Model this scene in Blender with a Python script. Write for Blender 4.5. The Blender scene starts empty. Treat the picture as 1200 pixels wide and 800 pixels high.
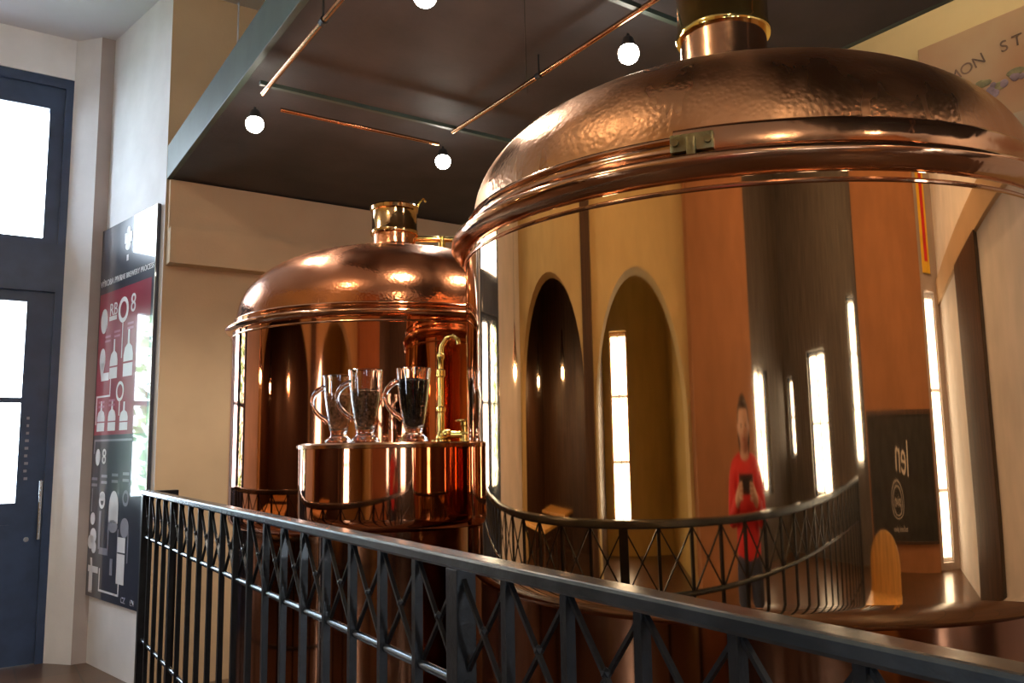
import bpy, bmesh, math, random
from mathutils import Vector, Matrix
random.seed(7)
C = bpy.context.scene.collection
SC = bpy.context.scene
PI = math.pi

# ---------------------------------------------------------------- materials
def nodes(name):
    m = bpy.data.materials.new(name); m.use_nodes = True
    nt = m.node_tree
    return m, nt, nt.nodes['Principled BSDF']

def N(nt, t, **k):
    n = nt.nodes.new(t)
    for a, b in k.items():
        if a in n.inputs.keys(): n.inputs[a].default_value = b
        else: setattr(n, a, b)
    return n

def noise_mix(nt, c1, c2, scale, detail=4, lo=.35, hi=.65, stretch=(1, 1, 1), coord='Object'):
    tc = N(nt, 'ShaderNodeTexCoord'); mp = N(nt, 'ShaderNodeMapping')
    mp.inputs['Scale'].default_value = stretch
    nz = N(nt, 'ShaderNodeTexNoise'); nz.inputs['Scale'].default_value = scale; nz.inputs['Detail'].default_value = detail
    rp = N(nt, 'ShaderNodeValToRGB')
    rp.color_ramp.elements[0].position = lo; rp.color_ramp.elements[0].color = (*c1, 1)
    rp.color_ramp.elements[1].position = hi; rp.color_ramp.elements[1].color = (*c2, 1)
    L = nt.links.new
    L(tc.outputs[coord], mp.inputs[0]); L(mp.outputs[0], nz.inputs['Vector']); L(nz.outputs['Fac'], rp.inputs[0])
    return rp, nz, mp

def bump(nt, bs, src, strength, dist=.01):
    b = N(nt, 'ShaderNodeBump'); b.inputs['Strength'].default_value = strength; b.inputs['Distance'].default_value = dist
    nt.links.new(src, b.inputs['Height']); nt.links.new(b.outputs[0], bs.inputs['Normal'])

def mat(name, c, rough=.5, metal=0., var=.12, scale=6, bmp=0., bscale=40, stretch=(1, 1, 1), coat=0., spec=.5):
    m, nt, bs = nodes(name)
    c2 = tuple(max(0, x * (1 - var)) for x in c); c1 = tuple(min(1, x * (1 + var * .5)) for x in c)
    rp, nz, mp = noise_mix(nt, c1, c2, scale, stretch=stretch)
    nt.links.new(rp.outputs[0], bs.inputs['Base Color'])
    bs.inputs['Roughness'].default_value = rough; bs.inputs['Metallic'].default_value = metal
    bs.inputs['Specular IOR Level'].default_value = spec
    bs.inputs['Coat Weight'].default_value = coat; bs.inputs['Coat Roughness'].default_value = .03
    if bmp:
        n2 = N(nt, 'ShaderNodeTexNoise'); n2.inputs['Scale'].default_value = bscale; n2.inputs['Detail'].default_value = 3
        nt.links.new(mp.outputs[0], n2.inputs['Vector']); bump(nt, bs, n2.outputs['Fac'], bmp)
    return m

def emit(name, c, s):
    m, nt, bs = nodes(name)
    bs.inputs['Base Color'].default_value = (*c, 1)
    bs.inputs['Emission Color'].default_value = (*c, 1); bs.inputs['Emission Strength'].default_value = s
    return m

def copper(name, c, rough, hammer=0., hs=40, brushed=.0, wave=.0):
    m, nt, bs = nodes(name)
    rp, nz, mp = noise_mix(nt, c, tuple(x * .86 for x in c), 3.0)
    nt.links.new(rp.outputs[0], bs.inputs['Base Color'])
    bs.inputs['Metallic'].default_value = 1
    r2, nz2, mp2 = noise_mix(nt, (rough * .6,) * 3, (rough * 1.7,) * 3, 5, stretch=(1, 1, .15))
    nt.links.new(r2.outputs[0], bs.inputs['Roughness'])
    if hammer:
        v = N(nt, 'ShaderNodeTexVoronoi'); v.inputs['Scale'].default_value = hs
        v.feature = 'SMOOTH_F1'
        nt.links.new(mp.outputs[0], v.inputs['Vector']); bump(nt, bs, v.outputs['Distance'], hammer, .006)
    if wave:
        n2 = N(nt, 'ShaderNodeTexNoise'); n2.inputs['Scale'].default_value = 2.2; n2.inputs['Detail'].default_value = 2
        m3 = N(nt, 'ShaderNodeMapping'); m3.inputs['Scale'].default_value = (1, 1, .25)
        tc = N(nt, 'ShaderNodeTexCoord'); nt.links.new(tc.outputs['Object'], m3.inputs[0])
        nt.links.new(m3.outputs[0], n2.inputs['Vector']); bump(nt, bs, n2.outputs['Fac'], wave, .012)
    return m

COP = (.90, .54, .27)
M = {}
M['copper'] = copper('polished_copper', COP, .035, wave=.12)
M['copper_far'] = copper('polished_red_copper', (.64, .235, .105), .05, wave=.15)
M['dome'] = copper('hammered_copper', (.56, .27, .125), .32, hammer=.16, hs=100)
M['dome_far'] = copper('hammered_red_copper', (.58, .22, .10), .17, hammer=.08, hs=110)
M['copper_rim'] = copper('moulded_copper', (.62, .31, .16), .14, hammer=.05, hs=60)
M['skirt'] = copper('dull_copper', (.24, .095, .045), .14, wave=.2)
M['brass'] = mat('polished_brass', (.80, .58, .18), .10, 1., .15, 10, .0, 60)
M['brass_old'] = mat('tarnished_brass', (.28, .22, .10), .35, 1., .4, 20, .2, 60)
M['brass_red'] = mat('reddish_brass', (.62, .36, .15), .10, 1., .15, 10, .05, 60)
M['steel'] = mat('brushed_steel', (.75, .75, .74), .22, 1.)
M['iron'] = mat('black_painted_iron', (.010, .011, .013), .35, .0, .3, 30, .1, 90, coat=.12, spec=.3)
M['iron_top'] = mat('worn_handrail_iron', (.10, .12, .14), .27, .85, .3, 14, .05, 60)
M['cream'] = mat('warm_cream_plaster', (.53, .38, .235), .85, 0, .08, 2.5, .08, 60)
M['yellow'] = mat('yellow_plaster', (.62, .48, .23), .85, 0, .08, 2.5, .08, 60)
M['ochre'] = mat('dim_ochre_plaster', (.52, .37, .12), .85, 0, .1, 2.5, .08, 60)
M['white'] = mat('white_plaster', (.83, .83, .85), .8, 0, .08, 3, .08, 60)
M['taupe'] = mat('taupe_plaster', (.42, .36, .34), .85, 0, .08, 3, .08, 60)
M['ceil'] = mat('grey_white_ceiling_paint', (.74, .74, .76), .9, 0, .06, 2)
M['canopy'] = mat('charcoal_canopy_lining', (.050, .047, .051), .7, 0, .25, 3, .1, 40)
M['teal'] = mat('grey_green_fascia_paint', (.055, .085, .068), .55, 0, .2, 5)
M['terra'] = mat('terracotta_plaster', (.37, .17, .072), .85, 0, .1, 3, .08, 60)
M['navy'] = mat('dark_blue_door_paint', (.03, .055, .12), .35, 0, .2, 8, .05, 40, coat=.2)
M['darkwood'] = mat('dark_brown_wood', (.075, .038, .022), .4, 0, .4, 4, .1, 30, (6, 6, .6))
M['greywood'] = mat('dark_grey_panelling', (.10, .085, .075), .5, 0, .35, 4, .1, 30, (6, 6, .6))
M['wood'] = mat('honey_wood', (.74, .42, .12), .35, 0, .25, 4, .08, 30, (8, 8, .8))
M['black'] = mat('matt_black', (.015, .015, .016), .5)
M['board'] = mat('slate_blackboard', (.03, .028, .027), .6, 0, .4, 5)
M['chalk'] = mat('white_chalk', (.75, .73, .68), .9, 0, .2, 60)
M['p_dark'] = mat('poster_charcoal', (.030, .034, .055), .3, coat=1., var=.1)
M['p_red'] = mat('poster_crimson', (.33, .02, .05), .3, coat=1., var=.1)
M['p_white'] = mat('poster_white', (.86, .85, .88), .4, coat=1., var=.05)
M['p_grey'] = mat('poster_grey', (.30, .30, .36), .4, coat=1., var=.05)
M['p_pink'] = mat('poster_pink', (.55, .20, .28), .4, coat=1., var=.05)
M['p_edge'] = mat('poster_edge_acrylic', (.55, .60, .56), .2, coat=.5)
M['malt_dark'] = mat('black_roasted_malt', (.012, .009, .008), .8, 0, .6, 120, .6, 150, spec=.05)
M['malt_brown'] = mat('brown_roasted_malt', (.13, .06, .03), .8, 0, .6, 120, .6, 150, spec=.05)
M['malt_red'] = mat('amber_malt', (.24, .10, .045), .8, 0, .5, 120, .6, 150, spec=.05)
M['leaf'] = mat('green_hedge_leaves', (.22, .42, .10), .6, 0, .5, 8)
M['paving'] = mat('pale_paving', (.42, .42, .40), .9, 0, .2, 5)
M['skin'] = mat('skin', (.62, .38, .27), .5, 0, .06, 8)
M['hair'] = mat('dark_brown_hair', (.035, .02, .013), .5, 0, .4, 60, .4, 90)
M['red'] = mat('red_jersey', (.62, .02, .02), .7, 0, .12, 12, .2, 90)
M['denim'] = mat('dark_denim', (.03, .04, .075), .8, 0, .2, 30, .2, 150)
M['shoe'] = mat('brown_leather', (.08, .04, .02), .45)
M['eye'] = mat('eye_dark', (.02, .012, .01), .2)
M['cable'] = mat('black_cable', (.01, .01, .01), .5)
M['bulb'] = emit('hot_white_bulb', (1, .93, .80), 60)
M['bulb_warm'] = emit('warm_bulb', (1, .80, .50), 22)
M['ink'] = mat('faded_brown_ink', (.20, .115, .07), .8, var=.5, scale=20)
M['grape'] = mat('faded_violet_print', (.28, .19, .20), .8, var=.4, scale=20)
M['leafprint'] = mat('faded_green_print', (.26, .22, .10), .8, var=.4, scale=20)

m, nt, bs = nodes('pinkish_parchment')                    # the mural board
rp, nz, mp = noise_mix(nt, (.42, .21, .10), (.47, .31, .16), 2.2, 6)
nt.links.new(rp.outputs[0], bs.inputs['Base Color']); bs.inputs['Roughness'].default_value = .7
M['mural'] = m

m, nt, bs = nodes('brown_floor_tiles')                    # floor tiles
br = N(nt, 'ShaderNodeTexBrick'); br.offset = 0
for k, v in (('Color1', (.115, .058, .032, 1)), ('Color2', (.085, .043, .024, 1)), ('Mortar', (.05, .035, .025, 1)), ('Scale', 1.), ('Mortar Size', .006), ('Brick Width', .33), ('Row Height', .33)):
    br.inputs[k].default_value = v
tc = N(nt, 'ShaderNodeTexCoord'); nt.links.new(tc.outputs['Object'], br.inputs['Vector'])
nt.links.new(br.outputs['Color'], bs.inputs['Base Color']); bs.inputs['Roughness'].default_value = .3
M['floor'] = m

def pane_mat(name, refl=.12, tint=(1, 1, 1)):
    m = bpy.data.materials.new(name); m.use_nodes = True; nt = m.node_tree; nt.nodes.clear()
    o = N(nt, 'ShaderNodeOutputMaterial'); mx = N(nt, 'ShaderNodeMixShader'); tr = N(nt, 'ShaderNodeBsdfTransparent'); gl = N(nt, 'ShaderNodeBsdfGlossy')
    tr.inputs[0].default_value = (*tint, 1); gl.inputs['Roughness'].default_value = .01
    fr = N(nt, 'ShaderNodeFresnel'); fr.inputs['IOR'].default_value = 1.45
    ge = N(nt, 'ShaderNodeNewGeometry'); mt = N(nt, 'ShaderNodeMath'); mt.operation = 'SUBTRACT'; mt.use_clamp = True
    nt.links.new(fr.outputs[0], mt.inputs[0]); nt.links.new(ge.outputs['Backfacing'], mt.inputs[1]); nt.links.new(mt.outputs[0], mx.inputs[0]); nt.links.new(tr.outputs[0], mx.inputs[1]); nt.links.new(gl.outputs[0], mx.inputs[2]); nt.links.new(mx.outputs[0], o.inputs[0])
    return m
M['pane'] = pane_mat('window_glass')
m, nt, bs = nodes('clear_drinking_glass')
bs.inputs['Base Color'].default_value = (1, 1, 1, 1); bs.inputs['Roughness'].default_value = .0
bs.inputs['Transmission Weight'].default_value = 1; bs.inputs['IOR'].default_value = 1.45
M['glass'] = m

# ---------------------------------------------------------------- mesh helpers
class MB:
    def __init__(s): s.b = bmesh.new()
    def face(s, vs):
        try: return s.b.faces.new(vs)
        except ValueError: return None
    def box(s, x0, x1, y0, y1, z0, z1, bev=0.):
        vs = [s.b.verts.new(v) for v in ((x0, y0, z0), (x1, y0, z0), (x1, y1, z0), (x0, y1, z0), (x0, y0, z1), (x1, y0, z1), (x1, y1, z1), (x0, y1, z1))]
        fs = [s.face([vs[i] for i in f]) for f in ((0, 3, 2, 1), (4, 5, 6, 7), (0, 1, 5, 4), (1, 2, 6, 5), (2, 3, 7, 6), (3, 0, 4, 7))]
        if bev:
            es = list({e for f in fs for e in f.edges})
            bmesh.ops.bevel(s.b, geom=es, offset=bev, segments=2, affect='EDGES', profile=.6)
        return s
    def prism(s, pts, z0, z1):
        a = [s.b.verts.new((p[0], p[1], z0)) for p in pts]; b = [s.b.verts.new((p[0], p[1], z1)) for p in pts]
        n = len(pts); s.face(a[::-1]); s.face(b)
        for i in range(n): s.face([a[i], a[(i + 1) % n], b[(i + 1) % n], b[i]])
        return s
    def poly(s, pts, off):                                # 3d outline extruded by vector off
        a = [s.b.verts.new(p) for p in pts]; b = [s.b.verts.new(Vector(p) + Vector(off)) for p in pts]
        n = len(pts); s.face(a[::-1]); s.face(b)
        for i in range(n): s.face([a[i], a[(i + 1) % n], b[(i + 1) % n], b[i]])
        return s
    def lathe(s, prof, seg=96, c=(0, 0), a0=0, a1=2 * PI, close=False):
        full = abs(a1 - a0 - 2 * PI) < 1e-6
        n = seg if full else seg + 1
        rings = []
        for r, z in prof:
            if r < 1e-6: rings.append([s.b.verts.new((c[0], c[1], z))]); continue
            rings.append([s.b.verts.new((c[0] + r * math.cos(a0 + (a1 - a0) * i / seg), c[1] + r * math.sin(a0 + (a1 - a0) * i / seg), z)) for i in range(n)])
        for p, q in zip(rings, rings[1:]):
            for i in range(seg):
                j = (i + 1) % n
                if len(p) == 1 and len(q) == 1: continue
                if len(p) == 1: s.face([p[0], q[j], q[i]])
                elif len(q) == 1: s.face([p[i], p[j], q[0]])
                else: s.face([p[i], p[j], q[j], q[i]])
        if close and not full:
            s.face([r[0] for r in rings][::-1]); s.face([r[-1] for r in rings])
        return s
    def tube(s, pts, r, seg=12, cap=True):
        pts = [Vector(p) for p in pts]; rs = r if isinstance(r, (list, tuple)) else [r] * len(pts)
        rings = []; prev = None
        for i, p in enumerate(pts):
            t = (pts[min(i + 1, len(pts) - 1)] - pts[max(i - 1, 0)]).normalized()
            if prev is None:
                u = t.orthogonal().normalized()
            else:
                u = (prev - t * prev.dot(t)).normalized()
            prev = u; w = t.cross(u)
            rings.append([s.b.verts.new(p + (u * math.cos(2 * PI * k / seg) + w * math.sin(2 * PI * k / seg)) * rs[i]) for k in range(seg)])
        for a, b in zip(rings, rings[1:]):
            for k in range(seg): s.face([a[k], a[(k + 1) % seg], b[(k + 1) % seg], b[k]])
        if cap: s.face(rings[0][::-1]); s.face(rings[-1])
        return s
    def bar(s, p, q, w, h, up=(0, 0, 1)):                 # rectangular bar p -> q, width w (sideways), height h (along up)
        p, q = Vector(p), Vector(q); t = (q - p).normalized(); u = Vector(up); sd = t.cross(u).normalized(); u = sd.cross(t).normalized()
        vs = [s.b.verts.new(o + sd * a * w / 2 + u * b * h / 2) for o in (p, q) for a, b in ((-1, -1), (1, -1), (1, 1), (-1, 1))]
        for f in ((3, 2, 1, 0), (4, 5, 6, 7), (0, 1, 5, 4), (1, 2, 6, 5), (2, 3, 7, 6), (3, 0, 4, 7)): s.face([vs[i] for i in f])
        return s
    def sphere(s, c, r, sub=2, scale=(1, 1, 1)):
        g = bmesh.ops.create_icosphere(s.b, subdivisions=sub, radius=r)
        for v in g['verts']: v.co = Vector((v.co.x * scale[0] + c[0], v.co.y * scale[1] + c[1], v.co.z * scale[2] + c[2]))
        return s
    def build(s, name, m, parent=None, smooth=False, ang=35):
        bmesh.ops.recalc_face_normals(s.b, faces=s.b.faces[:])
        me = bpy.data.meshes.new(name); s.b.to_mesh(me); s.b.free()
        me.materials.append(M[m] if isinstance(m, str) else m)
        if smooth:
            for p in me.polygons: p.use_smooth = True
            me.set_sharp_from_angle(angle=math.radians(ang))
        o = bpy.data.objects.new(name, me); C.objects.link(o)
        if parent: o.parent = parent
        return o

def tag(o, label=None, cat=None, group=None, kind=None):
    if label: o['label'] = label
    if cat: o['category'] = cat
    if group: o['group'] = group
    if kind: o['kind'] = kind
    return o
def thing(name, label, cat, loc=(0, 0, 0), rz=0, group=None):
    o = bpy.data.objects.new(name, None); C.objects.link(o); o.location = loc; o.rotation_euler = (0, 0, rz); o.empty_display_size = .1
    return tag(o, label, cat, group)
def struct(o): o['kind'] = 'structure'; return o
def copy_tree(o, parent=None):
    c = o.copy(); C.objects.link(c); c.parent = parent
    for ch in [x for x in bpy.data.objects if x.parent == o and x is not c]: copy_tree(ch, c)
    return c
def text_mesh(txt, size, extr=.001, align='CENTER'):
    cu = bpy.data.curves.new('lettering', 'FONT'); cu.body = txt; cu.size = size; cu.extrude = extr; cu.align_x = align; cu.align_y = 'CENTER'
    o = bpy.data.objects.new('lettering', cu); C.objects.link(o)
    bpy.context.view_layer.update()
    me = bpy.data.meshes.new_from_object(o.evaluated_get(bpy.context.evaluated_depsgraph_get()))
    bpy.data.objects.remove(o); bpy.data.curves.remove(cu)
    return me
def add_text(mb, txt, size, mtx, extr=.001, align='CENTER'):
    me = text_mesh(txt, size, extr, align); me.transform(mtx); mb.b.from_mesh(me); bpy.data.meshes.remove(me)

# ================================================================ THE SETTING
CE = 4.3
XW, XE, YS, YN, YD = -3.6, 2.95, -5.0, 5.2, 6.3
B = (.068, 6.149)
struct(MB().box(-6.2, XE + .2, YS - .2, YD + .6, -.12, 0).build('floor', 'floor'))
struct(MB().box(-6.2, XE + .2, YS - .2, YD + .6, CE, CE + .15).build('ceiling', 'ceil'))

# back wall behind the far vat, with a stepped beam
wn = struct(MB().prism([(.27, YN), (XE + .2, YN), (XE + .2, YN + .25), (.27 - .045, YN + .25)], 0, CE).build('wall_north', 'cream'))
struct(MB().box(.285, XE, YN - .11, YN, 2.49, 2.71).build('trim_1', 'cream'))
struct(MB().box(.285, XE, YN - .05, YN, 2.71, 3.02).build('trim_2', 'cream'))
# splayed white wall with the poster
struct(MB().prism([(.27, YN), B, (B[0] + .35, B[1] + .1), (.27 + .35, YN + .26)], 0, CE).build('wall_northwest', 'white'))
struct(MB().prism([B, (-.02, 6.149), (-.02, 6.2), (B[0] + .3, 6.2)], 0, CE).build('wall_return', 'taupe'))
struct(MB().prism([(-.02, 6.149), (-.165, 6.31), (-.165, 6.5), (.3, 6.5), (.3, 6.2), (-.02, 6.2)], 0, CE).build('wall_reveal', 'white'))
# wall of the door
w = MB(); w.box(XW, -1.80, YD, YD + .2, 0, CE); w.box(-1.80, -.165, YD, YD + .2, 4.0, CE)
struct(w.build('wall_door', 'white'))
# east wall, with beam
struct(MB().box(XE, XE + .2, .2, YN, 0, CE).build('wall_east', 'yellow'))
struct(MB().box(XE, XE + .2, YS, .2, 0, CE).build('wall_southeast', 'white'))
struct(MB().box(XE - .13, XE - .1, -3.1, -1.9, 0, 2.49).build('trim_5', 'darkwood'))
struct(MB().box(XE - .1, XE, -3.1, -1.9, 0, 2.49).build('wall_east_pier', 'greywood'))
struct(MB().box(XE - .10, XE, YS, YN, 2.49, 2.70).build('trim_3', 'cream'))
# west wall with two arched openings into a side room, panelled at its south end
def arch_wall(mb, x0, x1, y0, y1, ya, yb, zs, zt, ztop):  # wall strip y0..y1 with an arched opening ya..yb
    if ya > y0: mb.box(x0, x1, y0, ya, 0, ztop)
    if yb < y1: mb.box(x0, x1, yb, y1, 0, ztop)
    n = 24; pts = []
    for i in range(n + 1):
        a = PI * i / n
        pts.append(((ya + yb) / 2 - (yb - ya) / 2 * math.cos(a), zs + (zt - zs) * math.sin(a)))
    for (ya_, za_), (yb_, zb_) in zip(pts, pts[1:]):
        mb.poly([(x0, ya_, za_), (x0, yb_, zb_), (x0, yb_, ztop), (x0, ya_, ztop)], (x1 - x0, 0, 0))
w = MB(); arch_wall(w, XW - .3, XW, 2.25, YD, 2.5, 6.15, 1.75, 2.75, CE); arch_wall(w, XW - .3, XW, -.65, 2.25, -.55, 2.12, 1.5, 2.56, CE)
struct(w.build('wall_west', 'yellow'))
struct(MB().box(XW - .3, XW + .25, -2.75, -.65, 0, CE).build('wall_west_pier', 'terra'))
struct(MB().box(XW, XW + .12, 2.17, 2.47, 0, 3.5).build('trim_4', 'darkwood'))
def holed(axis, c0, c1, a0, a1, holes, ztop, name, m):     # wall with rectangular holes (sorted) (a, b, z0, z1)
    mb = MB(); cur = a0
    def bx(p, q, z0, z1):
        if q - p > 1e-4 and z1 - z0 > 1e-4:
            mb.box(c0, c1, p, q, z0, z1) if axis == 'x' else mb.box(p, q, c0, c1, z0, z1)
    for h in holes:
        bx(cur, h[0], 0, ztop); bx(h[0], h[1], 0, h[2]); bx(h[0], h[1], h[3], ztop); cur = h[1]
    bx(cur, a1, 0, ztop)
    return struct(mb.build(name, m))
HW = [(-3.85, -3.1, .9, 2.0)]
holed('x', XW - .3, XW, YS, -2.75, HW, CE, 'wall_southwest', 'greywood')
HS1 = [(-3.5, -3.22, 1.2, 2.0), (-2.5, -1.75, .85, 2.2), (-.75, -.45, 1.15, 2.6)]
holed('y', YS - .3, YS, XW - .3, -.3, HS1, CE, 'wall_south_panelled', 'greywood')
struct(MB().box(-.3, 2.12, YS - .3, YS + .12, 0, CE).build('wall_south_pier', 'terra'))
HS2 = [(2.25, 2.7, .1, 2.6)]
holed('y', YS - .3, YS, 2.12, XE + .2, HS2, CE, 'wall_south', 'taupe')
# side room
HA = [(1.15, 1.95, .55, 2.45)]
holed('x', -6.2, -6.0, -2.4, YD + .2, HA, CE, 'wall_side_room_west', 'ochre')
struct(MB().box(-6.0, XW - .3, YD, YD + .2, 0, CE).build('wall_side_room_north', 'darkwood'))
struct(MB().box(-6.0, XW - .3, -.85, -.65, 0, CE).build('wall_side_room_south', 'ochre'))
struct(MB().box(-6.0, XW - .3, 2.3, 2.4, 0, CE).build('wall_side_room_partition', 'darkwood'))
struct(MB().box(-6.0, -5.9, 2.4, YD, 0, CE).build('wall_side_room_panelling', 'darkwood'))

def window(i, axis, c, h, nv=1, nh=1, m='navy', depth=.06, out=-1):
    a, b, z0, z1 = h; f = MB(); t = .05
    def bx(mb, p, q, u, v, d0, d1):
        mb.box(c + d0, c + d1, p, q, u, v) if axis == 'x' else mb.box(p, q, c + d0, c + d1, u, v)
    D = depth
    bx(f, a, a + t, z0, z1, 0, D); bx(f, b - t, b, z0, z1, 0, D); bx(f, a + t, b - t, z0, z0 + t, 0, D); bx(f, a + t, b - t, z1 - t, z1, 0, D)
    for k in range(1, nv + 1):
        y = a + (b - a) * k / (nv + 1); bx(f, y - .015, y + .015, z0 + t, z1 - t, 0, D)
    for k in range(1, nh + 1):
        z = z0 + (z1 - z0) * k / (nh + 1); bx(f, a + t, b - t, z - .015, z + .015, .005, D - .005)
    fr = struct(f.build('window_%d' % i, m))
    g = MB(); bx(g, a + t * .5, b - t * .5, z0 + t * .5, z1 - t * .5, D * .45, D * .55); g.build('glass_pane', 'pane', fr)
window(1, 'x', -3.78, HW[0], 1, 1); window(2, 'y', -5.18, HS1[0], 0, 1)
window(3, 'y', -5.18, HS1[1], 1, 1); window(4, 'y', -5.18, HS1[2], 0, 2); window(5, 'y', -5.18, HS2[0], 0, 2, 'white'); window(6, 'x', -6.13, HA[0], 1, 2, 'wood')

# the dark blue glazed double door
f = MB(); y0, y1 = YD + .03, YD + .15
x0, x1 = -1.80, -.165
f.box(x1 - .05, x1, y0 - .02, y1, 0, 4.0); f.box(x0, x0 + .05, y0 - .02, y1, 0, 4.0)
f.box(x0 + .05, x1 - .05, y0 - .02, y1, 3.93, 4.0); f.box(x0 + .05, x1 - .05, y0 - .03, y1, 2.46, 2.80)
f.box(x0 + .05, x0 + .12, y0, y1, 2.8, 3.93); f.box(x1 - .14, x1 - .05, y0, y1, 2.8, 3.93); f.box(x0 + .12, x1 - .14, y0, y1, 3.77, 3.93); f.box(x0 + .12, x1 - .14, y0, y1, 2.80, 2.835)
f.box(-1.0, -.965, y0, y1, 2.835, 3.77)
door = struct(f.build('door_1', 'navy'))
g = MB(); g.box(x0 + .12, x1 - .14, y0 + .05, y0 + .056, 2.83, 3.78); g.build('transom_glass', 'pane', door)
for sx, (a, b) in enumerate(((x0 + .049, -.984), (-.983, x1 - .049))):
    l = MB(); st = .16
    l.box(a, a + st, y0 + .01, y1 - .03, .002, 2.462); l.box(b - st, b, y0 + .01, y1 - .03, .002, 2.462)
    l.box(a + st, b - st, y0 + .01, y1 - .03, .002, 1.04); l.box(a + st, b - st, y0 + .01, y1 - .03, 2.385, 2.462)
    l.box(a + st, b - st, y0 + .02, y1 - .04, 1.70, 1.735)
    l.box(a + st + .03, b - st - .03, y0 + .0, y0 + .012, .2, .9)
    lf = l.build('door_leaf', 'navy', door)
    g = MB(); g.box(a + st - .01, b - st + .01, y0 + .05, y0 + .056, 1.03, 2.39); g.build('glass_pane', 'pane', lf)
    if sx == 1:
        h = MB(); h.tube([(-.235, y0 - .04, .80), (-.235, y0 - .04, 1.18)], .011); h.tube([(-.235, y0 - .04, .84), (-.235, y0 + .012, .84)], .007); h.tube([(-.235, y0 - .04, 1.14), (-.235, y0 + .012, 1.14)], .007)
        tag(h.build('door_handle', 'steel', lf, True), 'upright steel pull handle')
        h = MB(); h.lathe([(.0, 0), (.016, 0), (.016, .01), (0, .01)], 20)
        k = h.build('lock_cylinder', 'steel', lf); k.rotation_euler = (PI / 2, 0, 0); k.location = (-.30, y0 + .01, .80)
        s = MB()
        for i in range(9):
            z = 1.60 - i * .05; s.box(-.335 + random.uniform(-.004, .004), -.318 + random.uniform(-.003, .006), y0 + .006, y0 + .0105, z - .012, z + .006)
        tag(s.build('opening_hours_lettering', 'p_grey', lf), 'small pale vertical lettering beside the glass')

# outside the door
tag(MB().box(-7, 2.2, YD + .6, 14, -.10, -.02).build('pavement', 'paving'), kind='structure')
hb = MB()
for i in range(3200):
    x = random.uniform(-4.6, -1.9); z = random.uniform(.0, 2.75); y = 8.3 + random.uniform(0, .6) + .12 * math.sin(x * 4) + .1 * math.sin(z * 5)
    r = random.uniform(.05, .10); d = Vector((random.uniform(-1, 1), random.uniform(-1, .2), random.uniform(-1, 1))).normalized(); u = d.orthogonal().normalized() * r; v = d.cross(u).normalized() * r * .55
    p = Vector((x, y, z)); a = [hb.b.verts.new(p + q) for q in (u, v, -u, -v)]; hb.face(a)
tag(hb.build('garden_hedge', 'leaf'), 'green leafy hedge outside the dark blue glazed door', 'hedge')

# ================================================================ CANOPY over the vats
cx0, cx1, cy0, cy1, cz = .27, 2.37, -1.2, YN - .005, 3.03
can = thing('canopy', 'large dark suspended canopy with grey green edge above both copper vats', 'canopy', (0, 0, 0))
MB().box(cx0 + .03, cx1 - .03, cy0 + .03, cy1, cz + .002, cz + .16).build('lining', 'canopy', can)
f = MB(); f.box(cx0, cx0 + .03, cy0, cy1, cz, cz + .215, .004); f.box(cx1 - .03, cx1, cy0, cy1, cz, cz + .215, .004); f.box(cx0 + .03, cx1 - .03, cy0, cy0 + .03, cz, cz + .215)
tag(f.build('fascia', 'teal', can), 'grey green edge board')
MB().box(cx0 + .03, cx1 - .03, cy0 + .03, cy1, cz + .16, cz + .20).build('top_panel', 'teal', can)
for x in (cx0 + .25, cx1 - .25):
    for y in (cy0 + .5, 2.2, 4.6): MB().tube([(x, y, cz + .2), (x, y, CE)], .005, 8).build('suspension_rod', 'steel', can)

# copper tube frame with the spotlights
fz = 2.935
fr = thing('lighting_frame', 'slender copper and grey tube frame hung on black wires under the dark canopy', 'light frame')
tag(MB().tube([(.335, 3.45, fz), (.335, -1.0, fz)], .011).build('copper_tube', 'copper_rim', fr, True))
tag(MB().tube([(1.275, 3.40, fz), (1.275, -1.0, fz)], .011).build('copper_tube', 'copper_rim', fr, True))
tag(MB().tube([(.45, 3.56, fz - .01), (1.28, 3.56, fz - .01)], .010).build('copper_tube', 'copper_rim', fr, True))
for y in (3.38, 2.04, -.3):
    MB().bar((.30, y, fz + .012), (1.75, y, fz + .012), .022, .018).build('grey_cross_bar', 'teal', fr)
for x, ys in ((.335, (2.72, 1.3)), (1.275, (2.66, 1.2))):
    for y in ys:
        MB().tube([(x, y, fz - .014), (x, y, cz)], .004, 6).build('hanger_wire', 'cable', fr)
        b = MB(); b.lathe([(.012, -.014), (.0155, -.014), (.0155, .014), (.012, .014)], 16); k = b.build('clamp', 'black', fr); k.rotation_euler = (PI / 2, 0, 0); k.location = (x, y, fz)
def sag(p, q, s, n=12):
    p, q = Vector(p), Vector(q); return [p.lerp(q, i / n) + Vector((0, 0, -s * 4 * (i / n) * (1 - i / n))) for i in range(n + 1)]
MB().tube(sag((.95, 2.3, cz + .002), (1.45, 3.0, cz + .002), .07), .003, 6).build('lamp_cable', 'cable', can, True)

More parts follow.
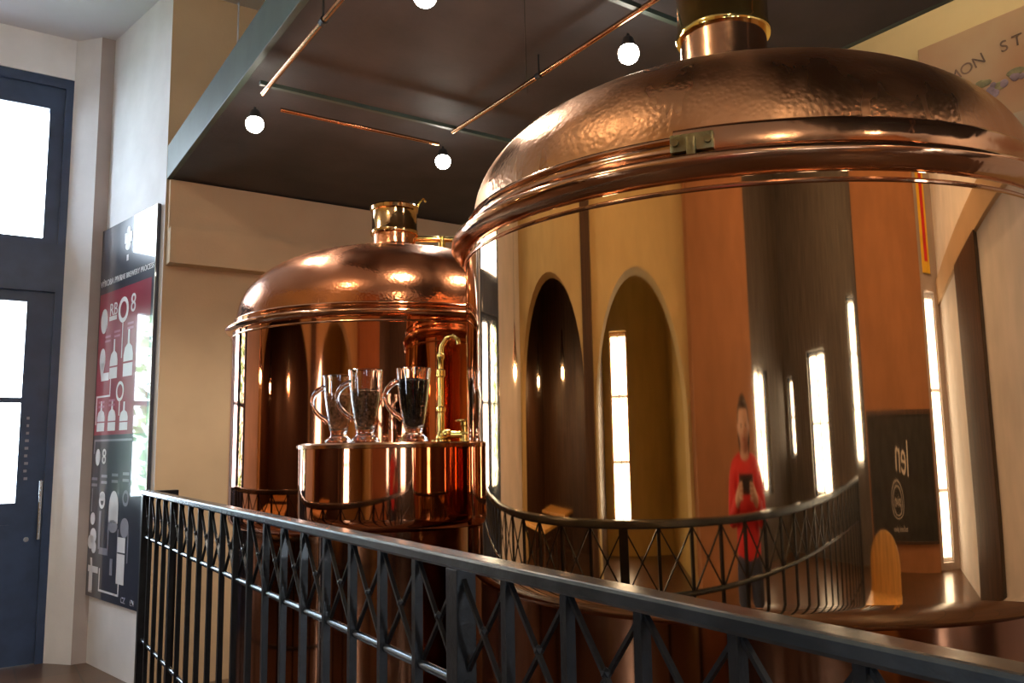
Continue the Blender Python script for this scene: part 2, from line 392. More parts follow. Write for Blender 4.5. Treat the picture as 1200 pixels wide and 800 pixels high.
def spot(x, y, label, cat='spotlight', z=2.85):
    t = thing('spotlight', label, cat, (x, y, z), 0, 'spotlights under the canopy')
    h = MB(); h.lathe([(0, .062), (.016, .062), (.022, .055), (.030, .022), (.027, .018), (.018, .04), (0, .04)], 24); ho = h.build('lamp_housing', 'black', t, True)
    b = MB(); b.sphere((0, 0, -.004), .040, 3); b.build('bulb', 'bulb', ho, True)
    s = MB(); s.tube([(0, 0, .058), (0, 0, fz - z - .008)] if fz - z > .075 else [(0, 0, .055), (0, 0, .10)], .006, 8); s.build('stem', 'black', t)
    l = bpy.data.lights.new('spot_beam', 'SPOT'); l.energy = 80; l.color = (1, .90, .76); l.spot_size = 2.6; l.spot_blend = .6; l.shadow_soft_size = .03
    o = bpy.data.objects.new('spot_beam', l); C.objects.link(o); o.parent = t; o.location = (0, 0, -.055)
    return t
spot(.345, 3.60, 'leftmost glowing spotlight under the canopy, nearest the canopy edge')
spot(1.32, 3.585, 'glowing spotlight above the neck of the far vat, middle one of the three')
spot(1.345, 2.175, 'glowing spotlight just above the dome of the large near vat')
spot(.50, 2.23, 'glowing spotlight cut off by the top edge of the picture')

# ================================================================ VATS
def dome_prof(a, b, z0, rn, n=26, e=2.25):
    out = []
    for i in range(n + 1):
        th = PI / 2 * i / n
        r = a * math.cos(th) ** (2 / e); z = z0 + b * math.sin(th) ** (2 / e)
        if r < rn: break
        out.append((r, z))
    rl, zl = out[-1]; out.append((rn, z0 + b * (1 - (rn / a) ** e) ** (1 / e)))
    return out
def vat(loc, R, label, b, neck_r, neck_top, collar, mats, view, rz0, rz1, kr):
    # view: azimuth (radians, math convention) of the direction vat -> viewer
    t = thing('brewing_vat', label, 'copper vat', loc)
    cb, cd = mats
    z0, z1 = 1.045, rz0 + .003
    fz_ = lambda z: rz0 + (z - 1.83) * (rz1 - rz0) / .128
    fr_ = lambda q: R + (q - R) * kr
    prof = [(R * .93, z0)]
    for i in range(9):
        a = -PI / 2 + PI / 2 * i / 8; prof.append((R - .055 + .055 * math.cos(a), z0 + .055 + .055 * math.sin(a)))
    prof += [(R, z0 + (z1 - z0) * k / 4) for k in range(1, 5)]
    MB().lathe(prof, 160).build('body', cb, t, True)
    q = MB(); q.lathe([(R, rz0 - .020), (R + .003, rz0 - .018), (R + .004, rz0 - .015), (R + .003, rz0 - .012), (R, rz0 - .010)], 160); q.build('body_bead', 'copper_rim', t, True)
    pr = [(R - .01, 1.83), (R + .004, 1.832), (R + .016, 1.842), (R + .028, 1.855), (R + .036, 1.868), (R + .036, 1.878), (R + .028, 1.888), (R + .018, 1.893), (R + .006, 1.899), (R - .006, 1.912), (R - .013, 1.93), (R - .010, 1.938), (R - .004, 1.945), (R - .006, 1.953), (R - .018, 1.958), (R - .03, 1.958)]
    pr = [(fr_(a), fz_(z)) for a, z in pr]
    tag(MB().lathe(pr, 160).build('rim_moulding', 'copper_rim', t, True, 60), 'projecting rounded copper rim')
    dp = dome_prof(R - .022 * kr, b, rz1 - .003, neck_r * .98)
    MB().lathe(dp, 160).build('dome', cd, t, True)
    zn = dp[-1][1]
    nk = [(neck_r + .035, zn - .012), (neck_r + .018, zn + .004), (neck_r + .004, zn + .022), (neck_r, zn + .04), (neck_r, collar), (neck_r - .01, collar)]
    nko = MB().lathe(nk, 64).build('neck', 'copper_rim' if mats[0] == 'copper' else 'dome_far', t, True)
    r2 = neck_r + .006
    cl = [(neck_r - .005, collar - .006), (r2 + .004, collar - .006), (r2 + .006, collar), (r2 + .004, collar + .014), (r2, collar + .02), (r2, neck_top - .03), (r2 + .006, neck_top - .024), (r2 + .008, neck_top - .008), (r2 + .002, neck_top), (neck_r - .012, neck_top), (neck_r - .012, collar + .02)]
    tag(MB().lathe(cl, 64).build('neck_collar', 'brass' if mats[0] == 'copper' else 'brass_red', nko, True), 'polished brass collar around the neck')
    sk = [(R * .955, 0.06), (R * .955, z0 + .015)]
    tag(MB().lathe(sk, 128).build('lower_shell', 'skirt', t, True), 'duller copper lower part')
    MB().lathe([(0, 0.), (R * .985, 0.), (R * .985, .07), (R * .95, .08), (0, .08)], 96).build('base_ring', 'black', t, True)
    return t
nv_loc = (.990, 1.416, 0); fv_loc = (.922, 3.335, 0)
va = math.atan2(0 - nv_loc[1], -.68 - nv_loc[0])
nv = vat(nv_loc, .712, 'largest copper brewing vat filling the right half, mirror polished, with hammered dome', 0.332, .115, 2.86, 2.472, ('copper', 'dome'), va, 1.848, 1.945, 1)
fv = vat(fv_loc, .70, 'farther reddish copper brewing vat standing behind the glass mugs', .345, .098, 2.475, 2.345, ('copper_far', 'dome_far'), va, 1.852, 1.912, .75)
# near vat: lid band with latch on the rim, window-like seam on the lower shell
a0 = va - .14
b_ = MB(); b_.lathe([(.702, 1.903), (.711, 1.907), (.712, 1.945), (.706, 1.953), (.695, 1.956), (.684, 1.950)], 70, a0=a0, a1=a0 + 2.0, close=True)
lb = tag(b_.build('lid_band', 'copper_rim', nv, True, 50), 'raised copper band along the right of the rim')
l = MB(); l.box(-.012, .012, -.040, .040, -.016, .018, .004); l.tube([(.012, -.03, .0), (.02, -.03, .0)], .007); l.tube([(.012, .03, .0), (.02, .03, .0)], .007); l.box(.010, .026, -.008, .008, -.03, .006, .002)
lt = l.build('lid_latch', 'brass_old', lb, True); lt.location = (.712 * math.cos(a0 + .05), .712 * math.sin(a0 + .05), 1.92); lt.rotation_euler = (0, 0, a0 + .05); tag(lt, 'small tarnished brass latch')
# fv extra: little ring hook and top-side pipe
h = MB(); h.tube([(.088, -.055, 2.47), (.10, -.06, 2.50), (.115, -.07, 2.515), (.125, -.075, 2.50)], .006, 8); h.build('lid_hook', 'brass', fv, True)
s = MB(); s.tube([(.09, -.03, 2.33), (.30, -.15, 2.325), (.38, -.19, 2.31), (.41, -.21, 2.25), (.42, -.215, 2.19)], .014, 12)
s.tube([(.20, -.092, 2.20), (.20, -.092, 2.34)], .017, 12); s.tube([(.225, -.105, 2.23), (.29, -.14, 2.22)], .012, 12); s.lathe([(.03, 2.205), (.034, 2.21), (.034, 2.222), (.02, 2.228)], 20, c=(.20, -.092))
tag(s.build('steam_pipe', 'brass', fv, True), 'polished pipe running right from the neck')

# ================================================================ DRUM with the mugs
dr = thing('copper_drum', 'low round copper drum between the two vats carrying the mugs', 'copper drum', (.45, 2.33, 0))
r_ = .30; p = [(.20, 1.135)]
for i in range(9):
    a = -PI / 2 + PI / 2 * i / 8; p.append((r_ - .04 + .04 * math.cos(a), 1.175 + .04 * math.sin(a)))
p += [(r_, 1.25), (r_, 1.372)]
MB().lathe(p, 120).build('drum_body', 'copper_far', dr, True)
MB().lathe([(r_ - .002, 1.368), (r_ + .006, 1.370), (r_ + .007, 1.380), (r_ + .002, 1.385), (0, 1.385)], 120).build('drum_top', 'copper_rim', dr, True)
MB().lathe([(.235, 0), (.235, 1.15)], 96).build('pedestal', 'skirt', dr, True)
MB().lathe([(0, .0), (.26, 0), (.26, .05), (.235, .06)], 96).build('base_ring', 'black', dr, True)

def beer_mug(x, y, H, label, fill, fmat, flabel, top):
    t = thing('glass_mug', label, 'glass mug', (x, y, 1.3855), 0, 'glass mugs on the copper drum')
    s = H / .215; w = .0035
    out = [(0, .0), (.040, .0), (.043, .004), (.042, .009), (.034, .016), (.0255, .024), (.0255, .032), (.030, .045), (.036, .08), (.042, .12), (.047, .16), (.0505, .20), (.0515, .213)]
    inn = [(.0485, .215), (.0465, .205), (.0435, .16), (.0385, .12), (.0325, .08), (.0265, .05), (.018, .04), (0, .038)]
    MB().lathe([(r * s, z * s) for r, z in out + inn], 56).build('mug_body', 'glass', t, True, 50)
    # handle on the left as the camera sees it
    vx, vy = x + .68, y; ln = math.hypot(vx, vy); lx, ly = -vy / ln, vx / ln
    hp = []
    for i in range(15):
        u = i / 14
        r = .046 + .043 * math.sin(PI * min(1, u * 1.02)) ** .75 - .012 * u
        if u > .9: r = .034 + (r - .034) * .6
        z = .178 - .128 * u + .015 * math.sin(PI * u * .6)
        hp.append((lx * r * s, ly * r * s, z * s))
    MB().tube(hp, [.0075 * s * (1 + .2 * math.cos(2 * PI * i / 14)) for i in range(15)], 12).build('handle', 'glass', t, True)
    # contents
    pf = [(0, .0405), (.0165, .0415), (.0255, .051)]
    for z in (.08, .12, .16, .19):
        if z < top: pf.append(({.08: .0318, .12: .0378, .16: .0428, .19: .0452}[z], z))
    rt = .0318 + (top - .08) * .0136 / .11
    pf += [(rt, top), (rt * .7, top + .004), (0, top + .007)]
    b = MB(); b.lathe([(r * s, z * s) for r, z in pf], 40)
    rr = rt * .92
    for k in range(90):
        a = random.uniform(0, 2 * PI); q = rr * math.sqrt(random.random()); b.sphere((q * math.cos(a) * s, q * math.sin(a) * s, (top + .003 + random.uniform(0, .004)) * s), .0035, 1, (1, .7, .6))
    o = b.build('malt_grains', fmat, None, True); o.location = (x, y, 1.3855)
    tag(o, flabel, 'malt', None, 'stuff')
    return t
beer_mug(.29, 2.412, .212, 'footed glass mug on the far left of the three, partly behind its neighbour', 0, 'malt_red', 'reddish malt grains inside the leftmost glass mug', .150)
beer_mug(.305, 2.243, .216, 'footed glass mug in the middle of the three, holding brown malt', 0, 'malt_brown', 'brown malt grains inside the middle glass mug', .150)
beer_mug(.41, 2.137, .216, 'footed glass mug filled with black malt, rightmost of the three', 0, 'malt_dark', 'black roasted malt filling the rightmost glass mug', .176)

# brass tap on the drum
tp = thing('brass_tap', 'slender brass tap column with curved spout on the copper drum beside the mugs', 'tap', (.553, 2.232, 1.385))
b = MB(); b.lathe([(.030, 0), (.030, .006), (.016, .012), (.012, .02), (.0105, .03), (.0105, .09), (.015, .095), (.015, .105), (.0095, .11), (.0095, .20), (.014, .205), (.014, .222), (.008, .228), (.008, .255), (.012, .262), (.012, .272), (.006, .28)], 24)
b.build('column', 'brass', tp, True)
rx, ry = .80, -.6
b = MB(); b.tube([(0, 0, .268), (rx * .004, ry * .004, .30), (rx * .02, ry * .02, .325), (rx * .04, ry * .04, .33), (rx * .055, ry * .055, .318), (rx * .058, ry * .058, .305)], .0075, 12); b.build('spout', 'brass', tp, True)
vf = thing('brass_valve', 'cluster of small brass valve wheels and unions at the foot of the tap', 'valve', (.60, 2.165, 1.385))
b = MB(); b.lathe([(.018, 0), (.018, .02), (.010, .026), (.010, .045), (.014, .05), (.014, .06), (0, .062)], 20); b.tube([(-.045, .03, .022), (.045, -.03, .022)], .012, 14); b.build('valve_body', 'brass', vf, True)
for s in (-1, 1):
    b = MB(); b.sphere((s * .045, -s * .03, .024), .017, 2); b.build('union_nut', 'brass', vf, True)
b = MB()
pts = [(.026 * math.cos(a), .026 * math.sin(a), .064) for a in [2 * PI * i / 20 for i in range(21)]]
b.tube(pts, .004, 8); b.tube([(-.026, 0, .064), (.026, 0, .064)], .003, 8); b.tube([(0, -.026, .064), (0, .026, .064)], .003, 8); b.build('hand_wheel', 'brass', vf, True)

# ================================================================ RAILING
ra = thing('iron_railing', 'long black iron railing with crossed lattice band running past both vats', 'railing', (0, 0, 0))
t0, sp = 1.167, .1433
TE = t0 + 19 * sp; TS = t0 - 20 * sp
b = MB(); b.box(-.021, .021, TS - .02, TE + .02, 1.178, 1.200, .005); tag(b.build('handrail', 'iron_top', ra), 'smooth dark grey flat handrail')
MB().tube([(0, TS, 1.0), (0, TE, 1.0)], .0085, 12).build('middle_rail', 'iron_top', ra, True)
MB().tube([(0, TS, .57), (0, TE, .57)], .0085, 12).build('lower_rail', 'iron_top', ra, True)
MB().tube([(0, TS, .10), (0, TE, .10)], .0085, 12).build('bottom_rail', 'iron_top', ra, True)
for k in range(-20, 20):
    y = t0 + k * sp
    if k in (-20, 0, 19):
        MB().box(-.018, .018, y - .018, y + .018, 0, 1.178, .002).build('post', 'iron', ra)
    else:
        MB().box(-.0125, .003, y - .0065, y + .0065, .09, 1.178).build('baluster', 'iron', ra)
    if k < 19:
        for s in (0, 1):
            ya, yb = (y + .006, y + sp - .006) if s else (y + sp - .006, y + .006)
            sgn = .004 if s else -.004
            MB().bar((sgn, ya, 1.174), (sgn, yb, 1.008), .005, .0075, (1, 0, 0)).build('lattice_bar', 'iron', ra)
        q = MB(); q.sphere((-.002, y + sp / 2, 1.091), .008, 1); q.build('lattice_rivet', 'iron', ra, True)
b = MB(); b.box(.019, .13, TE - .018, TE + .018, 1.178, 1.196, .003); b.box(.10, .13, TE - .015, TE + .015, 0, 1.178); b.build('return_rail', 'iron', ra)

# ================================================================ POSTER on the splayed wall
dv = Vector((-.208, .978, 0)).normalized(); nr = Vector((-.978, -.208, 0)).normalized()
A = Vector((.27, 5.2, 0))
# local poster frame: u along the wall from right(near) to left(far) ; seen from the room, left = far
po = thing('wall_poster', 'tall glossy charcoal and crimson brewing process poster on the white wall', 'poster')
def PM(s, z, off):                                           # point on the poster plane, s = distance from room corner
    return A + dv * s + nr * off + Vector((0, 0, z))
b = MB(); b.poly([PM(.05, .435, .004), PM(.97, .435, .004), PM(.97, 2.885, .004), PM(.05, 2.885, .004)], nr * .02); b.build('backing_panel', 'p_dark', po)
O1 = .0245
def quad(mb, s0, s1, z0, z1, off=O1, th=.0012): mb.poly([PM(s0, z0, off), PM(s1, z0, off), PM(s1, z1, off), PM(s0, z1, off)], nr * th)
def disc(mb, s, z, r, rz=None, off=O1, th=.0012, n=20): mb.poly([PM(s + r * math.cos(2 * PI * i / n), z + (rz or r) * math.sin(2 * PI * i / n), off) for i in range(n)], nr * th)
def ring(mb, s, z, r, w=.012, off=O1, n=24):
    for i in range(n):
        a, c = 2 * PI * i / n, 2 * PI * (i + 1) / n
        mb.poly([PM(s + rr * math.cos(t), z + rr * math.sin(t), off) for rr, t in ((r, a), (r, c), (r - w, c), (r - w, a))], nr * .0012)
b = MB(); quad(b, .10, .955, 1.475, 2.43, .0242, .0006); tag(b.build('crimson_field', 'p_red', po), 'crimson upper diagram field')
b = MB(); quad(b, .05, .06, .435, 2.885, .0242, .003); tag(b.build('acrylic_edge', 'p_edge', po), 'pale bright right edge')
Wt, Gy, Pk = MB(), MB(), MB()
def tmx(s, z, sc=1, off=.0252):
    # text x runs from far (left as seen) to near: direction -dv
    ex, ey, ez = -dv, Vector((0, 0, 1)), nr
    m = Matrix.Identity(4)
    for i in range(3): m[i][0] = ex[i]; m[i][1] = ey[i]; m[i][2] = ez[i]
    o = PM(s, z, off); m[0][3], m[1][3], m[2][3] = o
    return m
add_text(Wt, 'VÝROBA PIVA', .060, tmx(.77, 2.50)); add_text(Wt, 'THE BREWERY PROCESS', .050, tmx(.345, 2.50))
# emblem on top
disc(Wt, .50, 2.70, .045, .03); quad(Wt, .44, .56, 2.72, 2.79); disc(Wt, .50, 2.80, .03); quad(Wt, .485, .515, 2.60, 2.64)
def kettle(mb, s, z, w, h):                                  # vat pictogram: body, dome, chimney
    quad(mb, s - w / 2, s + w / 2, z, z + h * .28); quad(mb, s - w / 2, s + w / 2, z + h * .32, z + h * .46)
    mb.poly([PM(s - w / 2, z + h * .46, O1), PM(s + w / 2, z + h * .46, O1), PM(s + w * .38, z + h * .62, O1), PM(s + w * .1, z + h * .70, O1), PM(s + w * .08, z + h, O1), PM(s - w * .08, z + h, O1), PM(s - w * .1, z + h * .70, O1), PM(s - w * .38, z + h * .62, O1)], nr * .0012)
def pipe(mb, pts, w=.012):
    for (s0, z0), (s1, z1) in zip(pts, pts[1:]):
        quad(mb, min(s0, s1) - w / 2, max(s0, s1) + w / 2, min(z0, z1) - w / 2, max(z0, z1) + w / 2)
disc(Wt, .86, 2.24, .06, .085); add_text(Wt, 'RB', .12, tmx(.70, 2.30)); quad(Wt, .64, .77, 2.23, 2.26)
ring(Wt, .53, 2.28, .085, .03); add_text(Wt, '8', .17, tmx(.37, 2.30))
disc(Wt, .86, 1.98, .05, .075); Wt.poly([PM(.81, 1.96, O1), PM(.91, 1.96, O1), PM(.865, 1.84, O1), PM(.855, 1.84, O1)], nr * .0012)
kettle(Wt, .66, 1.84, .13, .26); kettle(Wt, .42, 1.84, .15, .30)
pipe(Wt, [(.53, 2.19), (.53, 1.97)]); pipe(Wt, [(.86, 1.84), (.74, 1.88)]); pipe(Wt, [(.70, 1.84), (.70, 1.73), (.93, 1.73), (.93, 1.55)])
for s in (.72, .60): pass
ring(Wt, .53, 1.75, .065, .02); pipe(Wt, [(.53, 1.68), (.53, 1.60)])
kettle(Wt, .84, 1.50, .13, .20); kettle(Wt, .65, 1.50, .13, .20); kettle(Wt, .45, 1.50, .13, .18)
for s, z in ((.78, 2.12), (.62, 2.14), (.40, 2.17), (.84, 1.735 - .05), (.66, 1.69)):
    for k in range(2): quad(Pk, s - .05, s + .05, z - k * .03, z - k * .03 + .015)
pipe(Gy, [(.93, 1.36), (.93, 1.44), (.30, 1.44)], .014)
disc(Wt, .86, 1.33, .04, .055); add_text(Wt, '8', .14, tmx(.75, 1.33))
for s, z in ((.90, 1.18), (.73, 1.20), (.55, 1.21), (.37, 1.22)):
    for k in range(2): quad(Gy, s - .05, s + .05, z - k * .04, z - k * .04 + .018)
pipe(Gy, [(.93, 1.12), (.93, .98)]); ring(Wt, .75, 1.05, .05, .022); disc(Wt, .75, 1.08, .045, .03)
disc(Wt, .55, 1.02, .075, .10); quad(Wt, .475, .625, .92, 1.02); ring(Gy, .36, 1.08, .05, .02); disc(Gy, .55, .90, .075, .04); disc(Gy, .36, .90, .065, .06)
disc(Wt, .90, .93, .04, .04); disc(Wt, .88, .82, .055, .05); disc(Wt, .92, .78, .05, .045); disc(Wt, .86, .75, .04, .04)
pipe(Gy, [(.78, .98), (.76, .75), (.62, .72), (.62, .92)]); pipe(Gy, [(.46, .88), (.46, .66)]); pipe(Gy, [(.30, .88), (.30, .70)])
quad(Wt, .34, .46, .56, .74); quad(Wt, .34, .46, .75, .86 - .02); quad(Gy, .53, .57, .60, .70)
Wt.poly([PM(.88, .74 - .06, O1), PM(.91, .74 - .06, O1), PM(.89, .58, O1), PM(.86, .58, O1)], nr * .0012); pipe(Wt, [(.93, .62), (.78, .60)], .02); pipe(Wt, [(.74, .62), (.74, .49), (.42, .49), (.42, .56)])
quad(Wt, .86, .92, .46, .60); add_text(Gy, 'CZ', .05, tmx(.34, .47)); add_text(Gy, 'EN', .05, tmx(.20, .47))
Wt.build('white_pictograms', 'p_white', po); tag(Gy.build('grey_lines', 'p_grey', po)); tag(Pk.build('pink_captions', 'p_pink', po))

# ================================================================ MURAL board on the east wall
mu = thing('mural_board', 'faded pinkish sign board with curved dark lettering on the yellow wall at right', 'sign')
MB().box(XE - .035, XE - .001, -.6, 1.905, 2.702, 3.17, .004).build('board', 'mural', mu)
L_ = MB()
# lettering seen from the room: text runs toward -Y
def emx(y, z, rot=0):
    ex = Vector((0, -math.cos(rot), math.sin(rot))); ey = Vector((0, math.sin(rot), math.cos(rot))); ez = Vector((-1, 0, 0))
    m = Matrix.Identity(4)
    for i in range(3): m[i][0] = ex[i]; m[i][1] = ey[i]; m[i][2] = ez[i]
    m[0][3], m[1][3], m[2][3] = XE - .0362, y, z
    return m
txt = 'AMON STR'
for i, ch in enumerate(txt):
    if ch == ' ': continue
    u = i / 7; add_text(L_, ch, .072, emx(1.80 - .053 * i, 2.955 + .075 * math.sin(min(1, u * 1.1) * PI / 2), .55 - .6 * u), .0008)
tag(L_.build('lettering', 'ink', mu), 'curved dark lettering')
g = MB()
for i in range(26):
    y = 1.66 - random.uniform(0, .6); z = 2.86 + random.uniform(-.04, .03) ; g.sphere((XE - .0355, y, z), random.uniform(.012, .024), 2, (.15, 1, 1))
tag(g.build('painted_blossoms', 'grape', mu), 'faded violet painted fruit')
g = MB()
for i in range(22):
    y = 1.66 - random.uniform(0, .6); z = 2.885 + random.uniform(-.05, .04); g.sphere((XE - .0352, y, z), random.uniform(.014, .03), 2, (.1, 1.3, .6))
tag(g.build('painted_leaves', 'leafprint', mu))

# ================================================================ ROOM behind the camera (seen in the copper)
bb = thing('chalk_board', 'large blackboard with white chalk lettering on the terracotta pier, mirrored in the large vat', 'blackboard', (.90, YS + .13, 0))
MB().box(-1.12, 1.15, 0, .02, .42, 1.56).build('slate', 'board', bb)
f = MB(); f.box(-1.16, 1.19, -.005, .035, 1.56, 1.60); f.box(-1.16, 1.19, -.005, .035, .38, .42); f.box(-1.16, -1.12, -.005, .035, .42, 1.56); f.box(1.15, 1.19, -.005, .035, .42, 1.56); f.build('board_frame', 'darkwood', bb)
def smx(x, z, y=.021, rot=0):                               # text facing +Y, read by someone inside: x runs toward -X
    ex = Vector((-math.cos(rot), 0, math.sin(rot))); ey = Vector((math.sin(rot), 0, math.cos(rot))); ez = Vector((0, 1, 0)); m = Matrix.Identity(4)
    for i in range(3): m[i][0] = ex[i]; m[i][1] = ey[i]; m[i][2] = ez[i]
    m[0][3], m[1][3], m[2][3] = x, y, z
    return m
c = MB(); add_text(c, 'len', .42, smx(.0, 1.22, rot=.12), .0015)
for k in range(2):
    R0 = .19 - k * .05; c.tube([(-.25 + R0 * math.cos(a) * 1.1, .024, .88 + R0 * .85 * math.sin(a)) for a in [2 * PI * i / 24 for i in range(25)]], .006, 6)
add_text(c, 'pivo', .13, smx(-.25, .88), .0015); add_text(c, 'točené pivo', .10, smx(-.2, .58), .0015)
tag(c.build('chalk_lettering', 'chalk', bb), 'white chalk lettering and ring')

def pendant(x, y, z, label):
    t = thing('pendant_lamp', label, 'pendant lamp', (x, y, z), 0, 'pendant lamps in the side room')
    MB().lathe([(.012, .36), (.03, .34), (.045, .24), (.08, .14), (.15, .02), (.16, 0), (.153, 0), (.14, .03), (.07, .14), (.0, .17)], 40).build('lamp_shade', 'skirt', t, True)
    MB().sphere((0, 0, .06), .055, 2).build('bulb', 'bulb_warm', t, True)
    MB().tube([(0, 0, .35), (0, 0, CE - z - .02)], .005, 6).build('cord', 'cable', t)
    MB().lathe([(0, CE - z), (.05, CE - z), (.05, CE - z - .02), (0, CE - z - .03)], 20).build('ceiling_rose', 'black', t)
    l = bpy.data.lights.new('pendant_glow', 'POINT'); l.energy = 16; l.color = (1, .82, .60); l.shadow_soft_size = .05
    o = bpy.data.objects.new('pendant_glow', l); C.objects.link(o); o.parent = t; o.location = (0, 0, -.03)
    return t
pendant(-4.6, 5.6, 2.02, 'pendant lamp in the dark arched side room nearest its end wall')
pendant(-4.6, 3.9, 2.02, 'pendant lamp in the middle of the dark arched side room')
pendant(-2.3, 5.1, 1.95, 'pendant lamp hanging near the dark blue door')

# tables in the side room
def table(x, y, label):
    t = thing('dining_table', label, 'table', (x, y, 0), 0, 'wooden tables in the side room')
    MB().box(-.45, .45, -.7, .7, .72, .76, .006).build('tabletop', 'wood', t)
    for a in (-1, 1):
        for b in (-1, 1): MB().box(a * .38 - .03, a * .38 + .03, b * .62 - .03, b * .62 + .03, 0, .72).build('leg', 'darkwood', t)
    f = MB(); f.box(-.36, .36, -.60, -.57, .63, .72); f.box(-.36, .36, .57, .60, .63, .72); f.build('apron', 'darkwood', t)
    return t
table(-4.7, 4.5, 'wooden table under the pendants of the dark side room')
table(-2.95, 4.3, 'wooden table in front of the larger arch')

bn = thing('hanging_banner', 'narrow yellow and red banner mirrored at the right of the large vat', 'banner', (2.45, YS + .03, 0))
MB().box(-.17, .17, -.006, .006, 2.75, 3.75).build('cloth', mat('yellow_banner_cloth', (.85, .55, .04), .8), bn)
MB().box(-.05, .09, .006, .010, 2.85, 3.65).build('red_stripe', 'red', bn)
MB().tube([(-.20, 0, 3.76), (.20, 0, 3.76)], .012, 10).build('rod', 'brass', bn, True)

# wooden rounded-back armchair beside the camera
ch = thing('wooden_armchair', 'honey coloured wooden chair with tall rounded back, mirrored low in the large vat', 'chair', (.36, -1.55, 0), .05)
pts = []
for i in range(17):
    a = PI * i / 16; pts.append((-.25 * math.cos(a), .66 + .26 * math.sin(a)))
b = MB(); b.poly([(x, -.23, z) for x, z in [(-.25, .46)] + pts + [(.25, .46)]], (0, -.03, 0)); b.build('backrest', 'wood', ch)
MB().box(-.26, .26, -.24, .24, .43, .47, .012).build('seat', 'wood', ch)
for a in (-1, 1):
    for c_ in (-1, 1): MB().tube([(a * .20, c_ * .19, .43), (a * .25, c_ * .23, 0)], [.022, .015], 10).build('leg', 'wood', ch, True)

# ================================================================ PERSON behind the camera
def skin_obj(name, verts, edges, radii, m, parent, sub=2, root=0):
    me = bpy.data.meshes.new(name); me.from_pydata(verts, edges, []); me.materials.append(M[m])
    o = bpy.data.objects.new(name, me); C.objects.link(o); o.parent = parent
    md = o.modifiers.new('skin', 'SKIN'); md.use_smooth_shade = True
    sv = me.skin_vertices[0].data
    for i, r in enumerate(radii): sv[i].radius = r if isinstance(r, tuple) else (r, r); sv[i].use_root = (i == root)
    sd = o.modifiers.new('sub', 'SUBSURF'); sd.levels = sub; sd.render_levels = sub
    return o
pe = thing('person', 'person in red jersey and dark jeans raising a phone, mirrored in the large vat', 'person', (-1.0, -.27, 0), -math.radians(50)); pe.scale = (.92, .92, .92)
# local frame: +Y = facing direction
V = [(0, 0, .92), (0, -.01, 1.08), (0, 0, 1.24), (0, -.01, 1.36), (0, .0, 1.44), (0, .02, 1.50), (0, .03, 1.58),
     (.16, -.01, 1.35), (.20, .04, 1.12), (.13, .26, 1.24), (.085, .32, 1.29),
     (-.16, -.01, 1.35), (-.20, .04, 1.12), (-.13, .26, 1.24), (-.085, .32, 1.29),
     (.09, 0, .86), (.10, .01, .48), (.10, -.02, .09), (.11, .10, .03),
     (-.09, 0, .86), (-.10, .01, .48), (-.10, -.02, .09), (-.11, .10, .03)]
E_ = [(0, 1), (1, 2), (2, 3), (3, 4), (4, 5), (5, 6), (3, 7), (7, 8), (8, 9), (9, 10), (3, 11), (11, 12), (12, 13), (13, 14), (0, 15), (15, 16), (16, 17), (17, 18), (0, 19), (19, 20), (20, 21), (21, 22)]
Rr = [(.155, .11), (.135, .10), (.155, .11), (.13, .08), .055, .05, .05, .044, .036, .033, (.035, .022), .044, .036, .033, (.035, .022), .085, .058, .04, (.04, .03), .085, .058, .04, (.04, .03)]
# fingers: four curled fingers + thumb per hand
for s in (1, -1):
    h = 10 if s > 0 else 14
    for k in range(4):
        z = 1.325 - k * .019; ln = (.9, 1, .95, .8)[k]
        i = len(V); V += [(s * (.075), .345, z), (s * .060, .362 + .012 * ln, z + .002), (s * (.060 - .024 * ln), .372, z + .003)]
        E_ += [(h, i), (i, i + 1), (i + 1, i + 2)]; Rr += [.0095, .009, .0078]
    i = len(V); V += [(s * .070, .318, 1.315), (s * .048, .322, 1.335), (s * .030, .326, 1.345)]; E_ += [(h, i), (i, i + 1), (i + 1, i + 2)]; Rr += [.011, .010, .0085]
body = skin_obj('body', V, E_, Rr, 'skin', pe)
# head as a child mesh surface with features, overlapping the neck
hd = MB()
g = bmesh.ops.create_uvsphere(hd.b, u_segments=32, v_segments=24, radius=1)
for v in g['verts']:
    x, y, z = v.co
    jaw = 1 - .28 * max(0, -z) ** 1.3
    fx, fy, fz_ = .073 * x * jaw, .092 * y * (1 - .12 * max(0, -z)), .112 * z
    if y > .5:
        fy += .018 * math.exp(-((x / .16) ** 2 + ((z + .12) / .22) ** 2))          # nose
        fy += .006 * math.exp(-((x / .3) ** 2 + ((z + .48) / .10) ** 2))           # lips
        fy -= .008 * math.exp(-(((abs(x) - .36) / .15) ** 2 + ((z - .06) / .12) ** 2))  # eye sockets
        fy += .006 * math.exp(-((x / .3) ** 2 + ((z + .85) / .15) ** 2))
    v.co = (fx, fy + .045, fz_ + 1.55)
hd.build('head', 'skin', pe, True, 80)
e = MB()
for s in (1, -1): e.sphere((s * .027, .045 + .076, 1.557), .010, 2)
e.build('eye', 'eye', pe, True)
e = MB()
for s in (1, -1): e.sphere((s * .073, .04, 1.55), .028, 2, (.35, .6, 1))
e.build('ear', 'skin', pe, True)
hr = MB(); g = bmesh.ops.create_uvsphere(hr.b, u_segments=32, v_segments=20, radius=1)
for v in g['verts']:
    x, y, z = v.co; v.co = (.083 * x, .100 * y + .032, .150 * z + 1.545)
bmesh.ops.delete(hr.b, geom=[v for v in hr.b.verts if (v.co.y > .075 and v.co.z < 1.625) or v.co.z < 1.42 or (v.co.y > .05 and v.co.z < 1.55)], context='VERTS')
o = hr.build('hair', 'hair', pe, True); md = o.modifiers.new('thick', 'SOLIDIFY'); md.thickness = .008
